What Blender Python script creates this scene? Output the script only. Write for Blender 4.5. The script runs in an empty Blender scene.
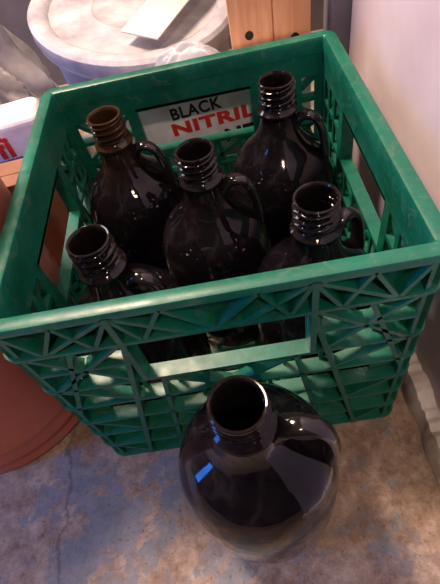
import bpy, bmesh, math, random
import numpy as np
from mathutils import Vector, Matrix, noise as mn
random.seed(4)
scene = bpy.context.scene
COL = scene.collection
PI = math.pi
R = math.radians

# ------------------------------------------------------------------ camera solve
PTS = [((-.165,.33,.28),(42,85)),((.165,.33,.28),(333,33)),((-.165,0,.28),(-36,336)),((.165,0,.28),(464,256)),
       ((-.162,.002,0),(118,460)),((.162,.002,0),(400,405))]
def camrot(y,p,r):
    cz,sz=math.cos(y),math.sin(y); cx,sx=math.cos(p),math.sin(p); cr,sr=math.cos(r),math.sin(r)
    Rz=np.array([[cz,-sz,0],[sz,cz,0],[0,0,1]]);Rx=np.array([[1,0,0],[0,cx,-sx],[0,sx,cx]]);Rr=np.array([[cr,-sr,0],[sr,cr,0],[0,0,1]])
    return Rz@Rx@Rr
def proj(q,P):
    M=camrot(q[3],q[4],q[5]); l=M.T@(np.array(P)-q[:3]); f=q[6]*1000
    return np.array([220+f*l[0]/-l[2],292-f*l[1]/-l[2]])
def resid(q):
    e=[]
    for P,uv in PTS: e+=list(proj(q,P)-np.array(uv))
    e.append((q[6]-.44)*400)
    return np.array(e)
q=np.array([0,-.176,.506,0,R(37),R(-10),.44])
for it in range(40):
    r0=resid(q); J=np.zeros((len(r0),7))
    for i in range(7):
        d=q.copy(); d[i]+=1e-6; J[:,i]=(resid(d)-r0)/1e-6
    q=q-np.linalg.solve(J.T@J+1e-3*np.eye(7),J.T@r0)

cd=bpy.data.cameras.new('camera'); cam=bpy.data.objects.new('camera',cd); COL.objects.link(cam)
M=camrot(q[3],q[4],q[5])
cam.matrix_world=Matrix([[*M[0],q[0]],[*M[1],q[1]],[*M[2],q[2]],[0,0,0,1]])
cd.sensor_fit='VERTICAL'; cd.sensor_height=24; cd.sensor_width=24; cd.lens=q[6]*1000/584*24
cd.clip_start=.01; cd.clip_end=20
scene.camera=cam

# ------------------------------------------------------------------ materials
def newmat(name):
    m=bpy.data.materials.new(name); m.use_nodes=True
    nt=m.node_tree; b=nt.nodes['Principled BSDF']
    return m,nt,b
def noise(nt,scale,detail=4,rough=.55,dist=0,coord='Object'):
    tc=nt.nodes.new('ShaderNodeTexCoord'); n=nt.nodes.new('ShaderNodeTexNoise')
    n.inputs['Scale'].default_value=scale; n.inputs['Detail'].default_value=detail; n.inputs['Roughness'].default_value=rough
    n.inputs['Distortion'].default_value=dist
    nt.links.new(tc.outputs[coord],n.inputs['Vector']); return n
def ramp(nt,src,stops):
    r=nt.nodes.new('ShaderNodeValToRGB'); el=r.color_ramp.elements
    while len(el)>2: el.remove(el[-1])
    for i,(p,c) in enumerate(stops):
        e=el[i] if i<2 else el.new(p)
        e.position=p; e.color=(*c,1)
    nt.links.new(src,r.inputs[0]); return r
def bump(nt,b,src,strength,dist=.001):
    n=nt.nodes.new('ShaderNodeBump'); n.inputs['Strength'].default_value=strength; n.inputs['Distance'].default_value=dist
    nt.links.new(src,n.inputs['Height']); nt.links.new(n.outputs[0],b.inputs['Normal'])
def mixc(nt,fac,a,b_):
    m=nt.nodes.new('ShaderNodeMix'); m.data_type='RGBA'
    nt.links.new(fac,m.inputs[0])
    for s,v in ((m.inputs[6],a),(m.inputs[7],b_)):
        if isinstance(v,tuple): s.default_value=(*v,1)
        else: nt.links.new(v,s)
    return m.outputs[2]
def math_(nt,op,a,b_=None,c=None):
    m=nt.nodes.new('ShaderNodeMath'); m.operation=op
    for i,v in enumerate((a,b_,c)):
        if v is None: continue
        if isinstance(v,(int,float)): m.inputs[i].default_value=v
        else: nt.links.new(v,m.inputs[i])
    return m.outputs[0]
def simple(name,c1,c2,scale=30,rough=.5,bs=0,spec=.5):
    m,nt,b=newmat(name); n=noise(nt,scale); r=ramp(nt,n.outputs[0],[(.3,c1),(.7,c2)])
    nt.links.new(r.outputs[0],b.inputs['Base Color']); b.inputs['Roughness'].default_value=rough
    b.inputs['Specular IOR Level'].default_value=spec
    if bs: bump(nt,b,n.outputs[0],bs)
    return m

def mat_green():
    m,nt,b=newmat('crate_plastic')
    n=noise(nt,18,6); r=ramp(nt,n.outputs[0],[(.3,(.0,.085,.050)),(.7,(.003,.150,.090))])
    n2=noise(nt,80,10,.8,1.0); r2=ramp(nt,n2.outputs[0],[(.52,(0,0,0)),(.68,(1,1,1))])
    f=math_(nt,'MULTIPLY',r2.outputs[0],.42)
    c=mixc(nt,f,r.outputs[0],(.15,.20,.165))
    nd=noise(nt,40,8,.75,.5); rd=ramp(nt,nd.outputs[0],[(.32,(.65,)*3),(.45,(0,)*3)])
    c=mixc(nt,rd.outputs[0],c,(.004,.045,.028))
    nt.links.new(c,b.inputs['Base Color'])
    n3=noise(nt,60,5); r3=ramp(nt,n3.outputs[0],[(.3,(.30,)*3),(.7,(.5,)*3)])
    nt.links.new(r3.outputs[0],b.inputs['Roughness'])
    bump(nt,b,n2.outputs[0],.18,.0006)
    return m
GREEN=mat_green()

def mat_glass(name,neck,bmp=.6,low=(.0040,.0030,.0042),r0_=.04,r1_=.16):
    m,nt,b=newmat(name)
    tc=nt.nodes.new('ShaderNodeTexCoord'); sx=nt.nodes.new('ShaderNodeSeparateXYZ'); nt.links.new(tc.outputs['Object'],sx.inputs[0])
    mr=nt.nodes.new('ShaderNodeMapRange'); mr.inputs[1].default_value=.20; mr.inputs[2].default_value=.27
    nt.links.new(sx.outputs[2],mr.inputs[0])
    r0=ramp(nt,mr.outputs[0],[(0,low),(1,neck)])
    nd=noise(nt,24,8,.72,1.2); rd=ramp(nt,nd.outputs[0],[(.50,(0,)*3),(.80,(.5,)*3)])
    c=mixc(nt,rd.outputs[0],r0.outputs[0],(.034,.027,.030))
    nt.links.new(c,b.inputs['Base Color'])
    b.inputs['IOR'].default_value=1.36
    r=ramp(nt,nd.outputs[0],[(.42,(r0_,)*3),(.75,(r1_,)*3)])
    nt.links.new(r.outputs[0],b.inputs['Roughness'])
    n2=noise(nt,32,2); bump(nt,b,n2.outputs[0],bmp,.002)
    return m
GLASS=mat_glass('dark_glass',(.009,.006,.006))
HGLASS=mat_glass('handle_glass',(.010,.008,.009),.25,(.010,.008,.009),.10,.20)
HGLASS.node_tree.nodes['Principled BSDF'].inputs['IOR'].default_value=1.52
AMBER=mat_glass('amber_neck_glass',(.040,.019,.006))

def mat_floor():
    m,nt,b=newmat('worn_concrete')
    n1=noise(nt,8,12,.74,.2); mask=ramp(nt,n1.outputs[0],[(.460,(0,)*3),(.49,(1,)*3)])
    n2=noise(nt,60,10,.8); paint=ramp(nt,n2.outputs[0],[(.35,(.18,.18,.185)),(.65,(.30,.295,.295))])
    n3=noise(nt,45,12,.80,0); bare=ramp(nt,n3.outputs[0],[(.36,(.20,.125,.08)),(.5,(.39,.275,.19)),(.64,(.56,.44,.33))])
    c=mixc(nt,mask.outputs[0],paint.outputs[0],bare.outputs[0])
    n5=noise(nt,6,10,.75,0); st=ramp(nt,n5.outputs[0],[(.51,(0,)*3),(.60,(.7,)*3)])
    c=mixc(nt,st.outputs[0],c,(.21,.11,.065))
    tc=nt.nodes.new('ShaderNodeTexCoord'); sx=nt.nodes.new('ShaderNodeSeparateXYZ'); nt.links.new(tc.outputs['Object'],sx.inputs[0])
    nw=noise(nt,28,8,.65)
    w=math_(nt,'MULTIPLY_ADD',nw.outputs[0],.05,-.025)
    dx=math_(nt,'ABSOLUTE',math_(nt,'ADD',math_(nt,'ADD',sx.outputs[0],.218),w))
    cr=ramp(nt,dx,[(.0006,(.6,)*3),(.0028,(0,)*3)])
    c2=mixc(nt,cr.outputs[0],c,(.08,.05,.035))
    n4=noise(nt,260,4,.7); sp=ramp(nt,n4.outputs[0],[(.60,(0,)*3),(.70,(.5,)*3)])
    c3=mixc(nt,sp.outputs[0],c2,(.52,.46,.40))
    n6=noise(nt,200,4,.7); sd=ramp(nt,n6.outputs[0],[(.32,(.7,)*3),(.40,(0,)*3)])
    c3=mixc(nt,sd.outputs[0],c3,(.05,.035,.032))
    nt.links.new(c3,b.inputs['Base Color'])
    b.inputs['Roughness'].default_value=.6
    bump(nt,b,n3.outputs[0],.8,.003)
    return m
FLOOR=mat_floor()
WALL=simple('painted_wall',(.64,.52,.54),(.74,.63,.65),14,.6,.15)
PLASTER=simple('plaster_foot',(.62,.51,.44),(.92,.85,.78),45,.8,.7)
BACKW=simple('back_wall',(.10,.085,.09),(.17,.15,.155),8,.8)
JAMB=simple('jamb',(.13,.11,.12),(.22,.19,.2),20,.7)
def mat_trans(name,c1,c2,scale,rough,tr):
    m=simple(name,c1,c2,scale,rough); b=m.node_tree.nodes['Principled BSDF']
    b.inputs['Transmission Weight'].default_value=tr; b.inputs['IOR'].default_value=1.3
    n=noise(m.node_tree,16,4); bump(m.node_tree,b,n.outputs[0],.6,.006)
    return m
WHITEP=mat_trans('white_plastic',(.48,.47,.51),(.72,.71,.75),12,.35,.3)
LIDP=mat_trans('lid_plastic',(.50,.48,.52),(.92,.90,.93),20,.2,.35)
CREAM=simple('cream_paper',(.74,.62,.50),(.82,.72,.60),12,.8)
BUCKET=simple('red_plastic',(.32,.080,.060),(.44,.135,.10),12,.35)
KRAFT=simple('brown_card',(.22,.095,.055),(.30,.14,.08),20,.8)
BOXW=simple('box_card',(.62,.61,.63),(.92,.91,.93),30,.5)
BLACKI=simple('black_ink',(.01,.01,.012),(.02,.02,.022),30,.6)
REDI=simple('red_ink',(.60,.02,.015),(.68,.04,.03),30,.6)
BLUEI=simple('blue_ink',(.03,.06,.22),(.05,.09,.30),30,.6)
DARK=simple('dark_hole',(.01,.007,.005),(.02,.012,.01),30,.9)
def mat_wood():
    m,nt,b=newmat('pine_wood')
    tc=nt.nodes.new('ShaderNodeTexCoord'); mp=nt.nodes.new('ShaderNodeMapping'); mp.inputs['Scale'].default_value=(30,30,2.5)
    nt.links.new(tc.outputs['Object'],mp.inputs[0])
    n=nt.nodes.new('ShaderNodeTexNoise'); n.inputs['Scale'].default_value=3; n.inputs['Detail'].default_value=6; n.inputs['Distortion'].default_value=1.2
    nt.links.new(mp.outputs[0],n.inputs['Vector'])
    r=ramp(nt,n.outputs[0],[(.3,(.62,.27,.12)),(.7,(.80,.42,.21))])
    nt.links.new(r.outputs[0],b.inputs['Base Color']); b.inputs['Roughness'].default_value=.55
    bump(nt,b,n.outputs[0],.2)
    return m
WOOD=mat_wood()
FILM=mat_trans('clear_film',(.30,.28,.30),(.66,.63,.66),14,.2,.25)
FILMW=mat_trans('milky_film',(.58,.58,.63),(.82,.82,.86),14,.25,.15)

# ------------------------------------------------------------------ helpers
def link(name,bm,mat,parent=None,smooth=False,bevel=0,seg=2):
    bmesh.ops.recalc_face_normals(bm,faces=bm.faces)
    me=bpy.data.meshes.new(name); bm.to_mesh(me); bm.free()
    o=bpy.data.objects.new(name,me); COL.objects.link(o); me.materials.append(mat)
    if smooth:
        for p in me.polygons: p.use_smooth=True
        try: me.set_sharp_from_angle(angle=R(38))
        except Exception: pass
    if bevel:
        md=o.modifiers.new('bevel','BEVEL'); md.width=bevel; md.segments=seg; md.limit_method='ANGLE'
    if parent: o.parent=parent
    return o
def tag(o,label=None,cat=None,group=None,kind=None):
    if label:o['label']=label
    if cat:o['category']=cat
    if group:o['group']=group
    if kind:o['kind']=kind
    return o
def thing(name,label,cat,loc=(0,0,0),rot=(0,0,0),group=None):
    o=bpy.data.objects.new(name,None); COL.objects.link(o); o.location=loc; o.rotation_euler=rot; o.empty_display_size=.02
    return tag(o,label,cat,group)
def box(bm,a,b,f=lambda v:v):
    vs=[bm.verts.new(f(Vector((x,y,z)))) for x in (a[0],b[0]) for y in (a[1],b[1]) for z in (a[2],b[2])]
    for idx in ((0,1,3,2),(4,6,7,5),(0,4,5,1),(2,3,7,6),(0,2,6,4),(1,5,7,3)): bm.faces.new([vs[i] for i in idx])
def lathe(bm,prof,seg=64,closed=False,fn=None):
    rows=[]
    for (r,z) in prof:
        if r<1e-6: rows.append([bm.verts.new((0,0,z))])
        else:
            row=[]
            for k in range(seg):
                a=2*PI*k/seg; rr=r+(fn(z,a) if fn and r>0 else 0)
                row.append(bm.verts.new((rr*math.cos(a),rr*math.sin(a),z)))
            rows.append(row)
    n=len(rows); pairs=[(i,i+1) for i in range(n-1)]+([(n-1,0)] if closed else [])
    for i,j in pairs:
        A,B=rows[i],rows[j]
        for k in range(seg):
            k2=(k+1)%seg
            if len(A)==1 and len(B)==1: continue
            if len(A)==1: bm.faces.new((A[0],B[k],B[k2]))
            elif len(B)==1: bm.faces.new((A[k],A[k2],B[0]))
            else: bm.faces.new((A[k],A[k2],B[k2],B[k]))
def catmull(P,n=8):
    out=[]; Q=[P[0]]+list(P)+[P[-1]]
    for i in range(1,len(Q)-2):
        p0,p1,p2,p3=[Vector(v) for v in Q[i-1:i+3]]
        for k in range(n):
            t=k/n
            out.append(.5*((2*p1)+(-p0+p2)*t+(2*p0-5*p1+4*p2-p3)*t*t+(-p0+3*p1-3*p2+p3)*t**3))
    out.append(Vector(P[-1])); return out
def sweep(bm,path,w,h,side=Vector((0,1,0)),seg=14):
    rows=[]; N=len(path)
    for i,p in enumerate(path):
        t=(path[min(i+1,N-1)]-path[max(i-1,0)]).normalized(); nrm=t.cross(side).normalized()
        ww=w(i/(N-1)) if callable(w) else w; hh=h(i/(N-1)) if callable(h) else h
        rows.append([bm.verts.new(p+side*(ww*math.cos(a))+nrm*(hh*math.sin(a))) for a in [2*PI*k/seg for k in range(seg)]])
    for i in range(N-1):
        for k in range(seg): bm.faces.new((rows[i][k],rows[i][(k+1)%seg],rows[i+1][(k+1)%seg],rows[i+1][k]))
    bm.faces.new(rows[0]); bm.faces.new(rows[-1])

# ------------------------------------------------------------------ setting
WY=-.32
bm=bmesh.new(); box(bm,(-1.2,-.9,-.03),(.5,1.2,0)); tag(link('floor',bm,FLOOR),kind='structure')
WX=.200
bm=bmesh.new(); box(bm,(WX,WY,0),(WX+.06,.385,1.3)); tag(link('wall_right',bm,WALL,bevel=.002),kind='structure')
bm=bmesh.new(); box(bm,(WX-.022,.386,0),(WX+.06,.43,1.3)); tag(link('trim_1',bm,JAMB,bevel=.002),kind='structure')
bm=bmesh.new(); box(bm,(-1.2,.95,0),(.5,1.0,1.3)); tag(link('wall_back',bm,BACKW),kind='structure')
bm=bmesh.new()
N=260; rows=[]
for i in range(N+1):
    y=WY+(.385-WY)*i/N
    nn=lambda s,o: s*mn.noise(Vector((y*30,o,0)))+s*.5*mn.noise(Vector((y*110,o,3)))
    e=.0180+nn(.0035,0)
    hgt=.036+nn(.013,5)
    pr=[(0,-.0),(-e,0),(-e-.0003+nn(.0015,8),hgt*.35),(-e*.97+nn(.002,11),hgt*.75),(-e*.85+nn(.002,15),hgt*.97),(-e*.35+nn(.001,19),hgt*1.02),(0,hgt)]
    rows.append([bm.verts.new((WX+min(0,a),y,b)) for a,b in pr])
for i in range(N):
    for k in range(7): bm.faces.new((rows[i][k],rows[i][(k+1)%7],rows[i+1][(k+1)%7],rows[i+1][k]))
bm.faces.new(rows[0]); bm.faces.new(rows[-1])
o=link('baseboard_right',bm,PLASTER,smooth=True); tag(o,kind='structure')

# ------------------------------------------------------------------ crate
H=.28; HW=.165; CR=.015
crate=thing('milk_crate','green plastic milk crate with latticed sides holding five dark jugs','crate',(0,.165,0))
def rsq(d,n=7):
    h=HW-d; r=max(CR-d,.002); pts=[]
    for (sx,sy,a0) in ((1,1,0),(-1,1,90),(-1,-1,180),(1,-1,270)):
        for k in range(n+1):
            a=R(a0+90*k/n); pts.append((sx*(h-r)+r*math.cos(a),sy*(h-r)+r*math.sin(a)))
    return pts
def hoop(bm,prof):
    rows=[[bm.verts.new((x,y,z)) for x,y in rsq(d)] for d,z in prof]
    n=len(rows); m=len(rows[0])
    for i in range(n):
        A,B=rows[i],rows[(i+1)%n]
        for k in range(m): bm.faces.new((A[k],A[(k+1)%m],B[(k+1)%m],B[k]))
bm=bmesh.new()
hoop(bm,[(0,.2725),(0,.277),(.0012,.2792),(.0035,.280),(.0105,.280),(.0128,.2788),(.0138,.276),(.0138,.262),(.0118,.262),(.0118,.2745),(.0025,.2745),(.0025,.2725)])
link('rim',bm,GREEN,crate,True)
HT=.240; HB=.180          # hand hole top and bottom hoops
HZ=[HT,HB,.144,.108,.073,.038,.003]
for z in HZ:
    bm=bmesh.new(); d0=-.0005 if z>.2 else .0
    hoop(bm,[(d0,z-.0017),(d0,z+.0017),(.0134,z+.0021),(.0134,z-.0021)])
    link('hoop_rib',bm,GREEN,crate)
LX=HW-CR
def walls(k):
    bm=bmesh.new(); rot=Matrix.Rotation(k*PI/2,3,'Z')
    f=lambda v:rot@Vector((v.x,-(HW-v.y),v.z))
    T0,T1=.0108,.0133
    zs=[z for z in reversed(HZ[1:])]
    edges=[(0,.0050)]+[(z-.0018,z+.0018) for z in zs[1:]]+[(HT-.002,.264)]
    for a,b in edges: box(bm,(-LX,T0,a),(LX,T1,b),f)
    for i in range(len(edges)-1):
        a,b=edges[i][1],edges[i+1][0]
        if i==len(edges)-2:
            m=(a+b)/2
            for s in (-1,1): box(bm,(min(s*.075,s*LX),T0-.0001,m-.0025),(max(s*.075,s*LX),T1-.0001,m+.0025),f)
            holes=[(-.142,-.127),(-.121,-.105),(-.099,-.080),(-.067,.067),(.080,.099),(.105,.121),(.127,.142)]
        else:
            hw=.0140
            cs=[(-4+j)*.032+(.016 if i%2 else 0) for j in range(10)]
            holes=[(c-hw,c+hw) for c in cs if abs(c)<.135]
        x=-LX
        for (h0,h1) in holes:
            box(bm,(x,T0,a),(h0,T1,b),f); x=h1
        box(bm,(x,T0,a),(LX,T1,b),f)
    box(bm,(-.068,.0,HT-.0015),(.068,.0134,HT+.0015),f)
    def bar(p,q_,t=.0012,d0=.0025,d1=.0112):
        p=Vector((p[0],0,p[1])); q2=Vector((q_[0],0,q_[1])); dv=(q2-p).normalized(); n=Vector((-dv.z,0,dv.x))*t
        vs=[]
        for base in (p,q2):
            for s in (-1,1):
                for d in (d0,d1):
                    w=base+n*s*(.9 if d==d0 else 1.2); vs.append(bm.verts.new(f(Vector((w.x,d,w.z)))))
        for idx in ((0,1,3,2),(4,6,7,5),(0,4,5,1),(2,3,7,6),(0,2,6,4),(1,5,7,3)): bm.faces.new([vs[i] for i in idx])
    TZ=.274
    for s in (-1,1):
        S=lambda p:(s*p[0],p[1])
        bar(S((.074,.2105)),S((.149,.2105)),.0018,.0003)
        zz=[(0,HT),(.034,TZ),(.054,HT),(.071,TZ),(.091,HT),(.111,TZ),(.130,HT),(.149,TZ)]
        for a_,b_ in zip(zz[:-1],zz[1:]): bar(S(a_),S(b_),.0018,-.0002)
        for p,q_ in [((.148,HT),(.076,HB)),((.072,HT),(.148,HB)),((.071,TZ),(.130,HT)),((.071,TZ),(.020,HT))]:
            bar(S(p),S(q_),.0020,.0)
        bar(S((.072,TZ)),S((.070,HB)),.0026,-.0006)
        bar(S((.070,HT)),S((.118,.002)),.0026,-.0008)
        bar(S((.112,HT)),S((.149,.130)),.0022,.0)
        bar(S((.056,HB)),S((.080,.002)),.0022,.0)
        bar(S((.020,HB)),S((.036,.002)),.0022,.0)
        h=HZ[1:]
        for p,q_ in [((.060,h[0]),(.0,h[1])),((.070,h[2]),(.0,h[3])),((.078,h[4]),(.0,h[5])),
                     ((.149,h[0]),(.082,h[1])),((.149,h[2]),(.098,h[3])),((.149,h[4]),(.112,h[5]))]:
            bar(S(p),S(q_),.0018,.0006)
    link('side_panel',bm,GREEN,crate,bevel=0)
for k in range(4): walls(k)
for k in range(4):
    bm=bmesh.new(); c=HW-CR; rot=Matrix.Rotation(k*PI/2,3,'Z')
    rows=[]
    for i in range(9):
        a=R(90*i/8); row=[]
        for rr,z in ((CR-.0108,0),(CR-.0108,.264),(CR-.0134,.264),(CR-.0134,0)):
            row.append(bm.verts.new(rot@Vector((c+rr*math.cos(a),c+rr*math.sin(a),z))))
        rows.append(row)
    for i in range(8):
        for j in range(4): bm.faces.new((rows[i][j],rows[i][(j+1)%4],rows[i+1][(j+1)%4],rows[i+1][j]))
    bm.faces.new(rows[0]); bm.faces.new(rows[-1])
    for i in (0,4,8):
        a=R(90*i/8); dx=Vector((math.cos(a),math.sin(a),0)); t=Vector((-dx.y,dx.x,0))*.0016; cc=Vector((c,c,0))
        vs=[bm.verts.new(rot@(cc+dx*rr+t*s+Vector((0,0,z)))) for rr in (CR-.0115,CR-.0015) for s in (-1,1) for z in (0,.274)]
        for idx in ((0,1,3,2),(4,6,7,5),(0,4,5,1),(2,3,7,6),(0,2,6,4),(1,5,7,3)): bm.faces.new([vs[i2] for i2 in idx])
    link('corner_post',bm,GREEN,crate)
bm=bmesh.new()
for i in range(13):
    x=-.150+.025*i
    box(bm,(x-.003,-.152,.002),(x+.003,.152,.0072)); box(bm,(-.152,x-.003,.002),(.152,x+.003,.0070))
link('base_grid',bm,GREEN,crate)

# ------------------------------------------------------------------ jugs
E=.008     # extra height of the neck region
T0Z,T1Z=.2365,.2588
def thread(z,a):
    z-=E
    if T0Z<z<T1Z:
        ph=((z-T0Z)/.0068-a/(2*PI))%1
        env=min(1,(z-T0Z)/.002,(T1Z-z)/.002)
        return .0030*max(0,math.sin(PI*min(1,ph/.5)))*env if ph<.5 else 0
    return 0
def make_jug():
    t=thing('glass_jug','', 'jug')
    bm=bmesh.new()
    body=catmull([(.0466,0,.0015),(.0505,0,.006),(.0545,0,.018),(.0584,0,.038),(.0610,0,.062),(.0621,0,.090),(.0621,0,.120),(.0615,0,.138),(.0597,0,.154),(.0562,0,.168),(.0508,0,.1803),(.0432,0,.1902),(.0346,0,.1985),(.0275,0,.2068),(.0225,0,.2158),(.0196,0,.2250),(.0180,0,.2335)],4)
    pr=[(0,.005),(.036,.004),(.042,.0)]+[(v.x,v.z) for v in body]
    nk=[(.0180,.2268),(.0203,.2280),(.0211,.2298),(.0208,.2318),(.0178,.2338),(.0160,.2354)]
    n=46
    for i in range(n+1): nk.append((.0157,.2361+.0231*i/n))
    nk+=[(.0172,.2598),(.0179,.2607),(.0178,.2616),(.0170,.2622),(.0160,.2620),(.0151,.2608),(.0146,.258),(.0141,.245),(.0146,.228),(.0165,.213),(.0215,.200),(.0290,.189),(.037,.181),(.0455,.171),(.0525,.157),(.0565,.140)]
    pr+=[(a,b+E) for a,b in nk]
    pr+=[(.0585,.115),(.0580,.070),(.0545,.038),(.049,.014),(.04,.0090),(0,.0105)]
    lathe(bm,pr,96,fn=thread)
    link('jug_body',bm,GLASS,t,True)
    bm=bmesh.new()
    P=[(.0175,0,.2190),(.0250,0,.2290),(.0335,0,.2315),(.0420,0,.2270),(.0478,0,.2160),(.0505,0,.2025),(.0517,0,.1890),(.0505,0,.1700)]
    sweep(bm,catmull(P,7),lambda s:.0066+.0028*abs(2*s-1)**2,lambda s:.0043+.0026*abs(2*s-1)**3)
    link('handle',bm,HGLASS,t,True)
    return t
proto=make_jug()
JUGS=[((.0100,-.0672,0),-9,'dark amber glass jug standing alone on the concrete floor before the crate'),
 ((-.0886,.2535,.0075),-12,'dark glass jug with amber brown neck at back left inside the crate'),
 ((.0889,.2535,.0075),-20,'dark glass jug at back right inside the crate, nearest the wooden board'),
 ((.0010,.165,.0075),-4,'dark glass jug in the middle of the crate, surrounded by the other four'),
 ((-.0886,.0763,.0075),-22,'dark glass jug at front left inside the crate, behind the latticed front side'),
 ((.0893,.0763,.0075),28,'dark glass jug at front right inside the crate, closest to the pale wall')]
for i,(loc,hz,lab) in enumerate(JUGS):
    if i==0: o=proto
    else:
        o=proto.copy(); COL.objects.link(o)
        for ch in proto.children:
            c=ch.copy(); COL.objects.link(c); c.parent=o
            if i==1 and ch.name.startswith('jug_body'):
                c.data=ch.data.copy(); c.data.materials[0]=AMBER
            if ch.name.startswith('handle'): c.scale=(.96,1,1)
    o.location=loc; o.rotation_euler=(0,0,R(hz))
    o['label']=lab; o['category']='jug'; o['group']='dark glass jugs'
proto.scale=(1.05,1.05,.965)
for ch in proto.children:
    if ch.name.startswith('handle'): ch.scale=(1.07,1.05,1.01)

# ------------------------------------------------------------------ surroundings
t=thing('bucket','reddish plastic bucket on the floor to the left of the crate','bucket',(-.315,.132,0))
bm=bmesh.new()
lathe(bm,[(0,.006),(.120,.006),(.122,0),(.130,0),(.1325,.004),(.1338,.010),(.1308,.016),(.1308,.022),(.1340,.027),(.1340,.032),(.1318,.036),(.1320,.048),(.1345,.051),(.1345,.056),(.1325,.060),(.1355,.15),(.139,.29),(.1415,.29),(.1415,.297),(.1385,.297),(.1395,.345),(.143,.347),(.143,.355),(.137,.355),(.134,.29),(.129,.15),(.122,.012),(0,.012)],96)
link('bucket_body',bm,BUCKET,t,True)
bm=bmesh.new(); P=[Vector((-.145*math.cos(a),-.145*math.sin(a)-.003,.325-.02*math.sin(a))) for a in [PI*k/24 for k in range(25)]]
sweep(bm,P,.0022,.0022,Vector((0,0,1)),8)
link('bail_handle',bm,JAMB,t,True)

def text_mesh(name,s,size,mat,parent,loc,rot=(PI/2,0,0),xs=1,off=.0,tilt=0):
    cu=bpy.data.curves.new(name,'FONT'); cu.body=s; cu.size=size; cu.offset=off; cu.extrude=.0003; cu.space_character=1.08
    tmp=bpy.data.objects.new('tmp',cu); COL.objects.link(tmp)
    bpy.context.view_layer.update()
    dg=bpy.context.evaluated_depsgraph_get(); me=bpy.data.meshes.new_from_object(tmp.evaluated_get(dg))
    bpy.data.objects.remove(tmp)
    me.materials.clear(); me.materials.append(mat)
    o=bpy.data.objects.new(name,me); COL.objects.link(o); o.parent=parent; o.location=loc
    o.rotation_euler=(Matrix.Rotation(-tilt,3,'Y')@Matrix.Rotation(PI/2,3,'X')).to_euler(); o.scale=(xs,1,1)
    return o
t=thing('glove_box','pale cardboard glove box printed BLACK NITRILE, seen through the crate handle','box',(.035,.374,0))
bm=bmesh.new(); box(bm,(-.12,-.028,0),(.110,.020,.250)); link('carton',bm,BOXW,t,bevel=.002)
text_mesh('lettering','BLACK',.0215,BLACKI,t,(-.068,-.0290,.2020),off=.0005,tilt=R(4),xs=.93)
text_mesh('lettering','NITRILE',.0225,REDI,t,(-.071,-.0285,.1800),off=.0010,tilt=R(4),xs=1.52)
text_mesh('lettering','NE',.0270,BLACKI,t,(-.004,-.0285,.1550),off=.0014,tilt=R(4),xs=1.1)

o=thing('wooden_board','wide pale pine board with two dark peg holes standing behind the crate','board',(.110,.398,0))
bm=bmesh.new(); box(bm,(-.052,0,0),(-.0015,.018,.62)); box(bm,(.0005,.0,0),(.045,.018,.62)); box(bm,(-.0015,.003,0),(.0005,.018,.62)); link('plank',bm,WOOD,o)
for hx,hz in ((-.030,.260),(.026,.247)):
    bm=bmesh.new(); lathe(bm,[(0,-.0006),(.0052,-.0006),(.0056,.0012),(0,.0012)],24)
    for v in bm.verts: v.co=Vector((v.co.x+hx,v.co.z,v.co.y+hz))
    link('peg_hole',bm,DARK,o,True)

t=thing('lidded_tub','large round cloudy white plastic tub with a loose tilted lid behind the crate','tub',(-.076,.598,0))
bm=bmesh.new(); lathe(bm,[(0,0),(.125,0),(.128,.004),(.141,.222),(.137,.222),(.124,.006),(0,.006)],72); link('tub_body',bm,WHITEP,t,True)
bm=bmesh.new()
bmv=[(0,.2415),(.060,.2412),(.064,.2435),(.069,.2412),(.120,.2415),(.128,.243),(.132,.2485),(.140,.252),(.153,.2515),(.158,.247),(.158,.232),(.1550,.228),(.1550,.222),(.150,.222),(.148,.238),(0,.238)]
lathe(bm,bmv,96); lid=link('lid',bm,LIDP,t,True)
lid.matrix_local=Matrix.Translation((0,0,.240))@Matrix.Rotation(R(11),4,Vector((.9,.8,0)).normalized())@Matrix.Translation((0,0,-.228))
o=thing('paper_strip','cream cardboard strip lying on the white tub lid','cardboard',(-.022,.543,.2630),(R(7),R(7),R(-32)))
bm=bmesh.new(); box(bm,(-.030,-.075,0),(.030,.13,.002)); link('card_sheet',bm,CREAM,o)

def film(name,loc,rx,ry,hz,zc,seed,label,mat,amp=1):
    bm=bmesh.new()
    bmesh.ops.create_icosphere(bm,subdivisions=6,radius=1)
    for v in bm.verts:
        p=v.co.copy(); a=math.atan2(p.y,p.x)
        s=math.hypot(p.x,p.y); s=s*s*(3-2*s) if s<1 else 1
        fold=abs(mn.noise(Vector((math.cos(a)*2.6+seed,math.sin(a)*2.6,p.z*.7))))*s
        fold2=abs(mn.noise(Vector((p.x*4+p.z*2,p.y*4+seed,p.z*1.6+5))))
        d=1+amp*(.28*mn.noise(p*1.3+Vector((7+seed,0,0)))-.26*fold+.14*fold2)
        v.co=Vector((p.x*rx*d,p.y*ry*d,max(0,(p.z*hz*d+zc))))
    o=link(name,bm,mat,smooth=True); o.location=loc
    for p in o.data.polygons: p.use_smooth=True
    return tag(o,label,'bag',None)
film('plastic_bag',(-.382,.575,0),.143,.120,.180,.165,0,'crumpled greyish translucent plastic bag left of the white tub',FILM)
film('plastic_bag',(.000,.424,0),.074,.021,.126,.127,9,'narrow crumpled milky plastic bag squeezed between white tub and wooden board',FILMW,.5)

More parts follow.
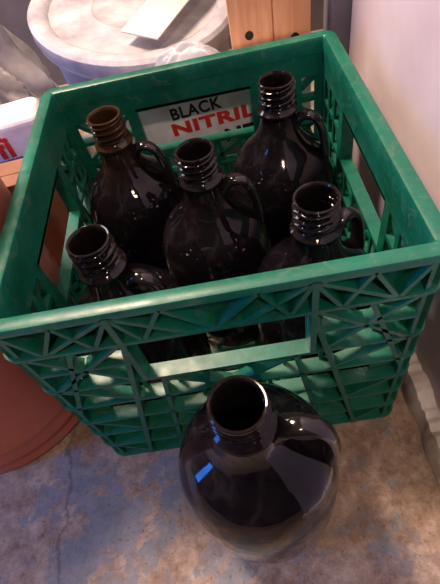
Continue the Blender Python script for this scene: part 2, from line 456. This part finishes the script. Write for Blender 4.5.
t=thing('printed_carton','white carton with red and blue print left of the crate, behind the reddish bucket','box',(-.272,.405,0),(0,0,R(8)))
bm=bmesh.new(); box(bm,(-.06,-.03,0),(.06,.03,.228)); link('carton',bm,BOXW,t,bevel=.012,seg=5)
text_mesh('lettering','fi',.042,REDI,t,(-.012,-.0305,.180),off=.0016)
bm=bmesh.new(); box(bm,(-.047,-.0306,.171),(.047,-.0299,.176)); link('printed_stripe',bm,BLUEI,t)
o=thing('cardboard_box','low reddish-brown cardboard box between the reddish bucket and the white carton','box',(-.245,.322,0),(0,0,R(4)))
bm=bmesh.new(); box(bm,(-.065,-.028,0),(.060,.028,.190)); link('carton',bm,KRAFT,o,bevel=.001)
bm=bmesh.new(); box(bm,(-.065,-.004,.1902),(.060,.004,.1908)); link('tape_strip',bm,KRAFT,o)

# ------------------------------------------------------------------ lights
def area(name,loc,target,size,power,color,size_y=None):
    l=bpy.data.lights.new(name,'AREA'); l.energy=power; l.color=color; l.size=size
    if size_y: l.shape='RECTANGLE'; l.size_y=size_y
    o=bpy.data.objects.new(name,l); COL.objects.link(o); o.location=loc
    o.rotation_euler=(Vector(target)-Vector(loc)).to_track_quat('-Z','Y').to_euler(); return o
area('ceiling_lamp',(-.50,.52,1.6),(0,.1,0),.34,46,(1,.74,.58))
area('window_light',(-1.15,-.22,.52),(0,-.05,.15),.19,9,(.03,.24,1),.95)
area('streak_light',(-.75,.90,.95),(0,.2,.2),.16,4,(.80,.85,1),.5)  # added cool strip light for glints on the crated jugs, not a real window
area('front_fill',(.10,-.70,1.5),(0,.0,.1),.12,6,(1,.76,.60))  # added fill from the front for lattice and front jug, no real fixture
w=bpy.data.worlds.new('world'); scene.world=w; w.use_nodes=True
nt=w.node_tree; bg=nt.nodes['Background']; bg.inputs[1].default_value=.27
tc=nt.nodes.new('ShaderNodeTexCoord'); n=nt.nodes.new('ShaderNodeTexNoise'); n.inputs['Scale'].default_value=2.2; n.inputs['Detail'].default_value=3
nt.links.new(tc.outputs['Generated'],n.inputs['Vector'])
r=ramp(nt,n.outputs[0],[(.38,(.21,.15,.14)),(.52,(.58,.45,.43)),(.66,(1.0,.82,.80))])
sx=nt.nodes.new('ShaderNodeSeparateXYZ'); nt.links.new(tc.outputs['Generated'],sx.inputs[0])
mr=nt.nodes.new('ShaderNodeMapRange'); mr.inputs[1].default_value=-.7; mr.inputs[2].default_value=.3; mr.inputs[3].default_value=.45; mr.inputs[4].default_value=1.1
nt.links.new(sx.outputs[1],mr.inputs[0])
vm=nt.nodes.new('ShaderNodeVectorMath'); vm.operation='SCALE'; nt.links.new(r.outputs[0],vm.inputs[0]); nt.links.new(mr.outputs[0],vm.inputs['Scale'])
nt.links.new(vm.outputs[0],bg.inputs[0])
scene.view_settings.view_transform='Standard'
